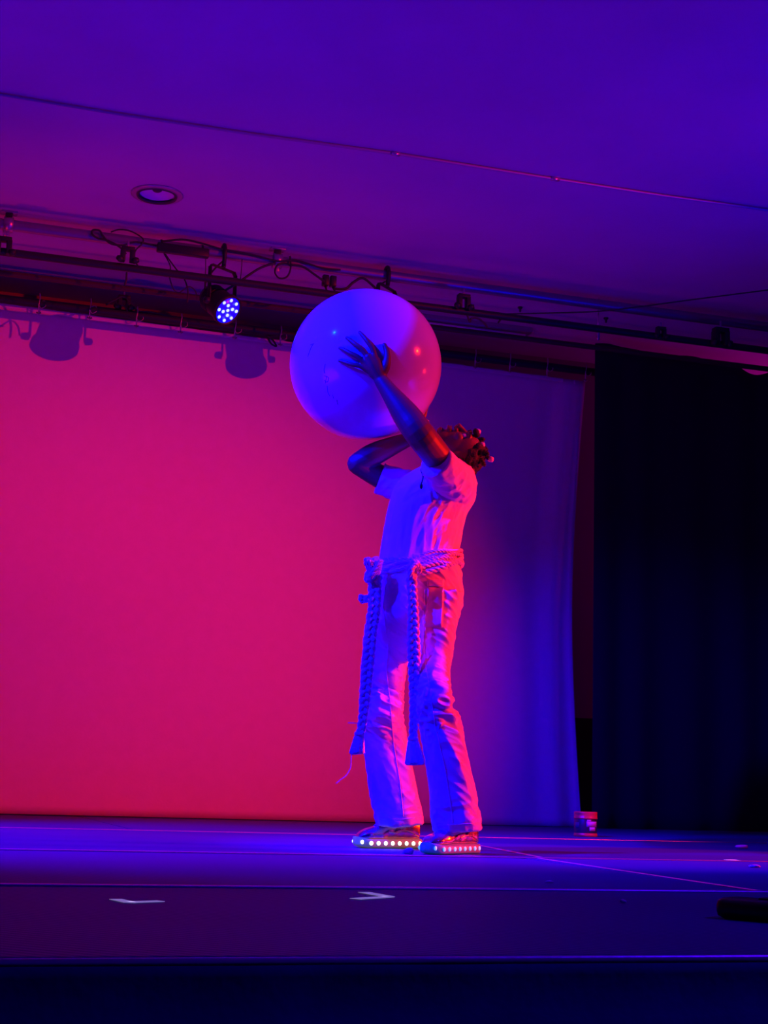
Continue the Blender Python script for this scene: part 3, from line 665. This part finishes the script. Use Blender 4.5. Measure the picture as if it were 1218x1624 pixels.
# far sleeve
S = [at(655, 775, PY+0.10), at(636, 770, PY+0.16), at(618, 764, PY+0.19), at(603, 758.5, PY+0.20)]
tube(bm, spline(S, 4), lerps([0.075, 0.075, 0.072, 0.070], 4), 24)
armp = at(712, 800, PY-0.14); yk = at(640, 800, PY)
def shirt_disp(c_):
    low = max(0, min(1, (at(690, 790, PY).z - c_.z)/0.30+0.2))
    v = low*(fold(c_, 17, (0.10, 0.0, 1), 0.0062, 3.0)+fold(c_, 34, (0.22, 0.0, 1), 0.0030, 5.0))
    dv = (c_-armp); dist = dv.length
    # tension folds running from the armpit down and across the chest
    wz = max(0, min(1, dv.z/0.10+0.5))
    v += math.exp(-(dist/0.20)**2)*((1-wz)*fold(c_, 24, (0.40, 0.0, 0.9), 0.0055, 11.0)+wz*fold(c_, 24, (-0.35, 0.0, 0.95), 0.0055, 14.0))
    v += (1-low)*(fold(c_, 18, (-1, 0.2, -0.75), 0.0048, 9.0)+fold(c_, 34, (-1, 0.1, -0.5), 0.0022, 2.0))
    return v
shirt = remeshed('shirt', bm, 'shirt', person, 0.0042, 3, disp=shirt_disp)
# sleeve hems and collar (raised stitched bands)
def ringband(cpt, ax, r, m, nm, wdt=0.012, th=0.003, flat=1.0):
    bm = bmesh.new()
    lathe(bm, [(r-th, -wdt/2), (r+th, -wdt/2), (r+th, wdt/2), (r-th, wdt/2)], cpt, ax, 36, 'hollow'); return link(nm, bm, m, shirt)
ringband(at(693, 734, PY-0.223), at(692, 733, PY-0.225)-at(700, 742, PY-0.20), 0.0745, 'shirt', 'cuff')
ringband(at(604, 758.8, PY+0.20), at(603, 758.5, PY+0.20)-at(618, 764, PY+0.19), 0.0705, 'shirt', 'cuff')
# pendant cord at the neck
bm = bmesh.new(); tube(bm, spline([at(672, 738, PY-0.10), at(668, 745, PY-0.135), at(671, 756, PY-0.15), at(668, 768, PY-0.157)], 5), 0.0035, 8, True); link('neck_cord', bm, 'rubber', shirt)
bm = bmesh.new(); ellipsoid(bm, at(668, 771, PY-0.160), (CR, CU, CB), (0.007, 0.014, 0.006), 12, 8); link('pendant', bm, 'rubber', shirt)

# trousers
YN, YFr = foot_near.y+0.03, foot_far.y-0.05
YN, YFr = 6.13, min(YFr, 6.55)
bm = bmesh.new()
loft(bm, [(607, 724, 886, 886, PY, 0.140), (605, 727, 915, 914, PY, 0.150), (598, 729, 945, 945, PY, 0.158), (592, 727, 975, 970, PY, 0.15), (594, 718, 1000, 995, PY, 0.108), (612, 702, 1028, 1022, PY, 0.06), (632, 686, 1048, 1044, PY, 0.02)], p=2.2)
loft(bm, [(662, 729, 950, 945, PY-0.06, 0.11), (659, 718, 1005, 1005, PY-0.09, 0.105), (660, 711.5, 1057, 1057, PY-0.13, 0.092), (665, 708, 1104, 1104, YN+0.04, 0.080), (668, 714, 1131, 1131, YN+0.03, 0.082), (671, 724, 1155, 1155, YN+0.02, 0.080), (679, 739, 1205, 1205, YN, 0.082), (684, 750, 1259, 1259, YN, 0.09), (687, 755, 1290, 1290, YN, 0.094), (692, 758, 1317, 1314, YN, 0.096)], n=5, p=2.2)
loft(bm, [(590, 655, 955, 955, PY+0.05, 0.11), (583, 652, 1000, 1000, PY+0.08, 0.11), (577, 640, 1062, 1062, PY+0.11, 0.097), (576, 634, 1100, 1100, PY+0.13, 0.085), (577, 629, 1133, 1133, YFr-0.02, 0.082), (578, 637, 1160, 1158, YFr, 0.082), (581, 644, 1192, 1192, YFr, 0.084), (586, 653, 1229, 1229, YFr, 0.088), (592, 659, 1268, 1264, YFr, 0.094), (598, 664, 1290, 1288, YFr, 0.096), (599, 667, 1309, 1305, YFr, 0.097)], n=5, p=2.2)
kn_n = at(712, 1122, YN); kn_f = at(629, 1125, YFr)
def jeans_disp(c_):
    v = 0.0
    for kp_ in (kn_n, kn_f):
        if (c_-kp_).length > 0.45: continue
        dz = (c_.z-kp_.z); wgt = math.exp(-(dz/0.12)**2)
        v += wgt*(fold(c_, 26, (1, 0.1, -0.35), 0.0085, 1.0)+fold(c_, 46, (1, 0.0, -0.25), 0.0028, 7.0))
    top = max(0, min(1, (c_.z-at(650, 1110, PY).z)/0.25))
    v += top*(fold(c_, 22, (0.80, 0.0, -0.60), 0.0068, 2.0)+fold(c_, 42, (0.8, 0.0, -0.5), 0.0026, 4.0))
    v += (1-top)*(fold(c_, 15, (0.35, 0.1, -0.93), 0.0062, 6.0)+fold(c_, 30, (0.75, 0.1, -0.6), 0.0028, 8.0))
    an = max(0, 1-abs(c_.z-0.15)/0.12)
    v += an*fold(c_, 28, (1, 0.0, 0.12), 0.0060, 12.0)
    return v
jeans = remeshed('trousers', bm, 'jeans', person, 0.0045, 3, disp=jeans_disp)
# pocket flaps and leg patches stitched on the near thigh
from mathutils.bvhtree import BVHTree
def bvh_of(o):
    me = o.data; return BVHTree.FromPolygons([v.co.copy() for v in me.vertices], [tuple(p_.vertices) for p_ in me.polygons])
BVJ = bvh_of(jeans); BVS = bvh_of(shirt)
def onmesh(bv, px, py, off=0.003):
    d = ray(px, py).normalized(); loc, nrm, i, dist = bv.ray_cast(CAM, d)
    if loc is None: return None
    if nrm.dot(d) > 0: nrm = -nrm
    return loc+nrm*off
def seam(bv, pxs, parent, nm='seam', r_=0.0022, m='jeans'):
    pts = []
    for (x0, y0), (x1, y1) in zip(pxs[:-1], pxs[1:]):
        n = max(2, int(math.hypot(x1-x0, y1-y0)/5))
        for k in range(n):
            q_ = onmesh(bv, x0+(x1-x0)*k/n, y0+(y1-y0)*k/n, 0.0006)
            if q_: pts.append(q_)
    if len(pts) > 2:
        bm = bmesh.new(); tube(bm, pts, r_, 6); link(nm, bm, m, parent)
def patchm(bv, x0, y0, x1, y1, parent, nm, m, skew=0, off=0.004):
    bm = bmesh.new(); G = []
    for i in range(9):
        row = []
        for j in range(9):
            q_ = onmesh(bv, x0+(x1-x0)*i/8+skew*j/8, y0+(y1-y0)*j/8, off)
            if q_ is None: bm.free(); return
            row.append(bm.verts.new(q_))
        G.append(row)
    for i in range(8):
        for j in range(8): bm.faces.new((G[i][j], G[i+1][j], G[i+1][j+1], G[i][j+1]))
    o = link(nm, bm, m, parent); s = o.modifiers.new('t', 'SOLIDIFY'); s.thickness = 0.004
patchm(BVJ, 677, 920, 703, 930, jeans, 'pocket_flap', 'jeans')
patchm(BVJ, 678, 932, 704, 995, jeans, 'pocket', 'jeans', skew=-3, off=0.002)
seam(BVJ, [(674, 935), (672, 1000), (676, 1060), (684, 1110), (692, 1160), (706, 1220), (717, 1290), (719, 1312)], jeans)
seam(BVJ, [(618, 1000), (612, 1060), (618, 1110), (624, 1180), (634, 1240), (640, 1300)], jeans)
seam(BVJ, [(612, 925), (608, 960), (612, 1000), (622, 1040), (634, 1064)], jeans)
seam(BVJ, [(693, 1309), (725, 1307), (755, 1306)], jeans); seam(BVJ, [(601, 1299), (632, 1300), (664, 1297)], jeans)

# --- yarn belt
belt = bpy.data.objects.new('yarn_belt', None); C.objects.link(belt); belt.parent = person; belt.matrix_parent_inverse = Matrix.Translation(-person.location); belt['label'] = 'thick twisted white yarn belt with long hanging tassels'
def rope(path, r_, twist, m='yarn', nm='rope', strands=3, parent=belt, seg=7, per=None):
    P = path; n = len(P); bmx = bmesh.new()
    T = [(P[min(i+1, n-1)]-P[max(i-1, 0)]).normalized() for i in range(n)]
    a, b = frame_of(T[0]); fr = []
    for i in range(n):
        a = (a-T[i]*a.dot(T[i])).normalized(); fr.append((a.copy(), T[i].cross(a)))
    L = [0]
    for i in range(1, n): L.append(L[-1]+(P[i]-P[i-1]).length)
    for s_ in range(strands):
        pts = []; rr = []
        for i in range(n):
            rad = r_[i] if isinstance(r_, list) else r_
            an = L[i]*twist + 2*PI*s_/strands
            pts.append(P[i] + fr[i][0]*math.cos(an)*rad*0.55 + fr[i][1]*math.sin(an)*rad*0.55); rr.append(rad*0.60)
        tube(bmx, pts, rr, seg, True)
    return link(nm, bmx, m, parent)
def resample(P, step):
    out = [P[0]]; acc = 0
    for i in range(1, len(P)):
        seg_ = (P[i]-P[i-1]); l = seg_.length; t_ = step-acc
        while t_ <= l: out.append(P[i-1]+seg_*(t_/l)); t_ += step
        acc = (acc+l) % step
    return out
wl, wr_ = at(606, 893, PY), at(727, 888, PY); wc = (wl+wr_)/2; wa = (wr_-wl)/2*1.02; wb = Vector((wa.y, -wa.x, 0)).normalized()*0.158
for k, (dz, rr, tw_, sg) in enumerate(((0.016, 0.0075, 120, 0.0), (0.004, 0.0085, 110, 1.3), (-0.006, 0.008, 120, 2.9), (-0.018, 0.0085, 105, 4.2), (-0.028, 0.007, 120, 5.4))):
    P = [wc + wa*math.cos(a)*(1+0.01*k) + wb*math.sin(a)*(1+0.01*k) + Vector((0, 0, dz+0.010*math.sin(a*2+sg)+0.006*math.sin(a*5+sg*2)+0.008*math.cos(a))) for a in [2*PI*i/160 for i in range(161)]]
    rope(P, rr, tw_)
def blob(c_, rx, ry, rz, nm='knot', seed=0, parent=belt):
    bmx = bmesh.new(); ellipsoid(bmx, c_, (CR, CU, CB), (rx, ry, rz), 30, 20)
    for v in bmx.verts:
        d_ = (v.co-c_); v.co += d_.normalized()*(0.012*noise.noise(v.co*38+Vector((seed, 0, 0)))+0.006*noise.noise(v.co*90))
    return link(nm, bmx, 'yarn', parent)
YK = PY-0.10
def kn_loop(cx_, cy_, Y_, s_, seed):
    random.seed(seed)
    for k in range(4):
        a0 = random.uniform(0, 2*PI); P = []
        for i in range(25):
            a = 2*PI*i/24; P.append(at(cx_+s_*0.62*math.cos(a+a0)+s_*0.25*math.cos(a0*3), cy_+s_*0.9*math.sin(a)+3*math.sin(a0*2), Y_-0.02*math.cos(a+k)-0.008*k))
        rope(P, 0.012, 90, nm='knot')
kn_loop(594, 904, YK, 15, 1); kn_loop(657, 902, PY-0.17, 10, 2)
blob(at(594, 903, YK+0.02), 0.032, 0.056, 0.028, seed=1); blob(at(594, 935, YK+0.01), 0.024, 0.045, 0.022, seed=5); blob(at(657, 900, PY-0.150), 0.028, 0.025, 0.02, seed=2)
blob(at(577, 950, YK), 0.020, 0.022, 0.015, 'yarn_end', 4)
# second loose strand over the near hip
P = resample(spline([at(655, 905, PY-0.175), at(676, 897, PY-0.175), at(695, 893, PY-0.165), at(712, 895, PY-0.15), at(728, 888, PY-0.09)], 10), 0.006); rope(P, 0.012, 85)
P = resample(spline([at(650, 908, PY-0.175), at(672, 908, PY-0.18), at(690, 903, PY-0.175), at(708, 899, PY-0.165)], 10), 0.006); rope(P, 0.012, 75)
# hanging braids
def hang(pxs, radii, parent=belt):
    P0 = spline([at(x, y, Y_) for x, y, Y_ in pxs], 12); P = resample(P0, 0.005); n = len(P)
    rr = [radii[0]+(radii[-1]-radii[0])*i/n if len(radii) == 2 else 0 for i in range(n)]
    if len(radii) > 2:
        R_ = lerps(radii, 40); rr = [R_[min(int(i/n*(len(R_)-1)), len(R_)-1)] for i in range(n)]
    # three-strand braid
    fwd = (CAM-P[n//2]).normalized(); bmx = bmesh.new()
    for s_ in range(3):
        pts = []; rad = []
        for i in range(n):
            T = (P[min(i+1, n-1)]-P[max(i-1, 0)]).normalized(); sx = T.cross(fwd).normalized(); ph = i*0.005/ (0.062)*2*PI/1.5 + s_*2*PI/3
            pts.append(P[i] + sx*math.sin(ph)*rr[i]*0.7 + fwd*math.sin(2*ph)*rr[i]*0.35); rad.append(rr[i]*0.55)
        tube(bmx, pts, rad, 8, True)
    return link('braid', bmx, 'yarn', parent)
def tassel(x, y, Y_, hgt, r0, r1, skew=0.0):
    top = at(x, y, Y_); bmx = bmesh.new(); secs = []; sg = 36
    for i in range(10):
        t_ = i/9; c_ = top - Vector((0, 0, hgt*t_)) + CR*skew*t_; rad = r0+(r1-r0)*t_**0.8
        if i == 0: rad = r0*0.6
        secs.append([c_ + (CR*math.cos(2*PI*k/sg) + Vector((CB.x, CB.y, 0)).normalized()*math.sin(2*PI*k/sg)*0.8)*rad*(1+0.13*t_*math.sin(k*2*PI/sg*9+i*0.25)) + Vector((0, 0, 0.005*t_*math.sin(k*1.7))) for k in range(sg)])
    rings(bmx, secs); link('tassel', bmx, 'yarn', belt)
    bmx = bmesh.new(); lathe(bmx, [(r0*0.6, -0.008), (r0*1.1, -0.006), (r0*1.15, 0.0), (r0*1.05, 0.007), (r0*0.6, 0.01)], top, seg=18); link('binding', bmx, 'yarn', belt)
hang([(652, 912, PY-0.175), (655, 960, PY-0.20), (656, 1010, PY-0.21), (657, 1060, PY-0.22), (657, 1110, PY-0.22), (656, 1150, PY-0.22), (655, 1172, PY-0.22)], [0.020, 0.019, 0.022, 0.024, 0.020, 0.017, 0.016])
tassel(655, 1172, PY-0.22, 0.105, 0.020, 0.042, 0.012)
hang([(594, 915, YK), (594, 960, YK-0.02), (588, 1010, YK-0.03), (583, 1060, YK-0.03), (579, 1110, YK-0.03), (574, 1150, YK-0.03), (571, 1166, YK-0.03)], [0.026, 0.024, 0.022, 0.024, 0.022, 0.018, 0.016])
tassel(570, 1164, YK-0.03, 0.082, 0.019, 0.031, -0.008)
bm = bmesh.new(); tube(bm, spline([at(558, 1194, YK-0.03), at(557, 1205, YK-0.03), at(556, 1218, YK-0.03), at(549, 1230, YK-0.03), at(541, 1236, YK-0.03), at(533, 1243, YK-0.03)], 6), 0.0022, 6); link('loose_thread', bm, 'yarn', belt)
bm = bmesh.new(); tube(bm, [at(567, 1147, YK-0.03), at(552, 1146.5, YK-0.03)], 0.002, 6); link('loose_thread', bm, 'yarn', belt)

# --- sneakers
def sneaker(heel, toe, led, label, solem):
    heel = Vector(heel); toe = Vector(toe); d = (toe-heel); Ln = d.length; d.normalize(); sd_ = Vector((-d.y, d.x, 0)); up = Vector((0, 0, 1))
    root = bpy.data.objects.new('sneaker', None); C.objects.link(root); root.parent = person; root.matrix_parent_inverse = Matrix.Translation(-person.location); root['label'] = label
    def wid(t_): # half width along the shoe
        if t_ < 0.12: return 0.026+0.012*math.sqrt(max(0, t_/0.12))
        if t_ > 0.80: return 0.050*math.sqrt(max(0.0, 1-((t_-0.80)/0.205)**2))+0.002
        return 0.038+(0.050-0.038)*min(1, (t_-0.12)/0.55)
    N = 26; sg = 20
    def prof(t_):  # top height of the upper above the sole
        pts = [(0, 0.080), (0.08, 0.098), (0.25, 0.096), (0.34, 0.100), (0.42, 0.094), (0.55, 0.076), (0.70, 0.060), (0.84, 0.050), (0.94, 0.036), (1.0, 0.014)]
        for (a_, ha), (b_, hb) in zip(pts[:-1], pts[1:]):
            if t_ <= b_: return ha+(hb-ha)*(t_-a_)/(b_-a_)
        return 0.012
    # sole: thick with toe spring
    bmx = bmesh.new(); secs = []
    for i in range(N+1):
        t_ = i/N; c_ = heel+d*(Ln*(0.0+t_)); ww = wid(min(max(t_, 0.004), 0.996))+0.005; z0 = 0.001+0.012*max(0, (t_-0.82)/0.18)**2; z1 = 0.042+0.008*max(0, (t_-0.8)/0.2)**1.5
        sec = []
        for k in range(sg):
            an = 2*PI*k/sg; cs, sn = math.cos(an), math.sin(an)
            sec.append(c_ + sd_*ww*math.copysign(abs(cs)**0.45, cs) + up*((z0+z1)/2+(z1-z0)/2*math.copysign(abs(sn)**0.45, sn)))
        secs.append(sec)
    rings(bmx, secs); link('sole', bmx, solem, root)
    # upper
    bmx = bmesh.new(); secs = []
    for i in range(N+1):
        t_ = i/N; c_ = heel+d*(Ln*(0.012+t_*0.972)); ww = wid(min(max(t_, 0.01), 0.99)); h = prof(t_); sec = []
        taper = 0.78
        for k in range(24):
            an = 2*PI*k/24; cs, sn = math.cos(an), math.sin(an); zz = 0.5+0.5*sn
            wf = ww*(1-(1-taper)*max(0, zz-0.15))
            sec.append(c_ + sd_*wf*math.copysign(abs(cs)**0.7, cs) + up*(0.034+h*(0.5+0.5*math.copysign(abs(sn)**0.8, sn))))
        secs.append(sec)
    rings(bmx, secs)
    for v in bmx.verts: v.co += Vector((noise.noise(v.co*30), noise.noise(v.co*30+Vector((5, 0, 0))), noise.noise(v.co*30+Vector((0, 5, 0)))))*0.004
    o = link('upper', bmx, 'foil', root); ss = o.modifiers.new('s', 'SUBSURF'); ss.levels = 1; ss.render_levels = 1
    # overlays, tongue, collar and laces
    bmx = bmesh.new(); c_ = heel+d*Ln*0.17+up*0.118
    lathe(bmx, [(0.024, 0), (0.034, -0.006), (0.036, 0.004), (0.028, 0.010)], c_, (up+d*0.15), 24); link('collar', bmx, 'foil', root)
    bmx = bmesh.new(); box(bmx, heel+d*Ln*0.37+up*0.122, (0.05, 0.034, 0.008), rot=Matrix((d*0.9-up*0.2, sd_, up)).transposed(), bev=0.003); link('tongue', bmx, 'foil', root)
    for k in range(5):
        t_ = 0.42+0.065*k; z_ = 0.034+prof(t_)+0.001; c_ = heel+d*Ln*t_+up*z_; ww = wid(t_)*0.52
        bmx = bmesh.new(); tube(bmx, spline([c_-sd_*ww-up*0.008, c_-sd_*ww*0.5, c_+up*0.003, c_+sd_*ww*0.5, c_+sd_*ww-up*0.008], 3), 0.0032, 6, True); link('lace', bmx, 'jeans', root)
    for s_ in (-1, 1):
        bmx = bmesh.new(); P = []
        for k in range(9):
            t_ = 0.06+0.40*k/8; P.append(heel+d*Ln*t_+sd_*s_*(wid(t_)*0.93+0.0015)+up*(0.052+0.030*math.sin(k/8*PI)*0.6+0.014*k/8))
        tube(bmx, P, 0.0025, 6, True); link('side_strip', bmx, 'foil', root)
    # leds round the visible rim
    for s_ in (-1, 1):
        for k in range(9):
            t_ = 0.05+0.90*k/8; ww = wid(t_)+0.0045; c_ = heel+d*Ln*t_+sd_*s_*ww+up*(0.023+0.008*max(0, (t_-0.82)/0.18)**2)
            bmx = bmesh.new(); ellipsoid(bmx, c_, (d, sd_, up), (0.0095, 0.004, 0.009), 10, 7); link('led', bmx, led, root)
hf_, tf_ = onfloor(664, 1345), onfloor(556, 1345)
hf_.y = 6.58; tf_ = Vector((hf_.x-0.315, 6.50, 0)); hf_ = at(664, 1344, 6.58); hf_.z = 0; tf_ = at(555, 1340, 6.52); tf_.z = 0
tf_ = hf_+(tf_-hf_).normalized()*0.318
sneaker(hf_, tf_, 'led_w', 'shiny sneaker farther from viewer with white lit sole', 'sole_w')
hn_ = at(752, 1352, 6.2); hn_.z = 0; tn_ = at(674, 1352, 6.01); tn_.z = 0
sneaker(hn_, tn_, 'led_b', 'shiny sneaker nearer the viewer with blue lit sole', 'sole_b')
# ankles inside the trouser legs
for (px, Yk, h0) in ((735, YN+0.02, hn_), (649, YFr, hf_)):
    dd_ = ((tn_-hn_) if h0 is hn_ else (tf_-hf_)).normalized(); b_ = h0+dd_*0.055
    bm = bmesh.new(); tube(bm, [Vector((b_.x, b_.y, 0.145)), Vector((b_.x, b_.y, 0.125)), Vector((b_.x, b_.y, 0.10))], [0.028, 0.024, 0.020], 16, True); link('sock', bm, 'jeans', person)
# repeats of a kind share a group
kinds = {'pipe': 'pipes hung over the stage', 'cable': 'cables of the lighting rig', 'clamp': 'clamps on the overhead pipes', 'hanger': 'hangers of the grey pipe', 'hook': 'ceiling hooks at right',
         'tape': 'tape marks on the stage floor', 'tape mark': 'tape marks on the stage floor', 'scrap': 'scraps scattered on the stage', 'lamp': 'stage lamps on the grey pipe', 'curtain': 'black stage curtains'}
for o in list(bpy.data.objects):
    if o.get('category') in kinds and not o.get('group'): o['group'] = kinds[o['category']]
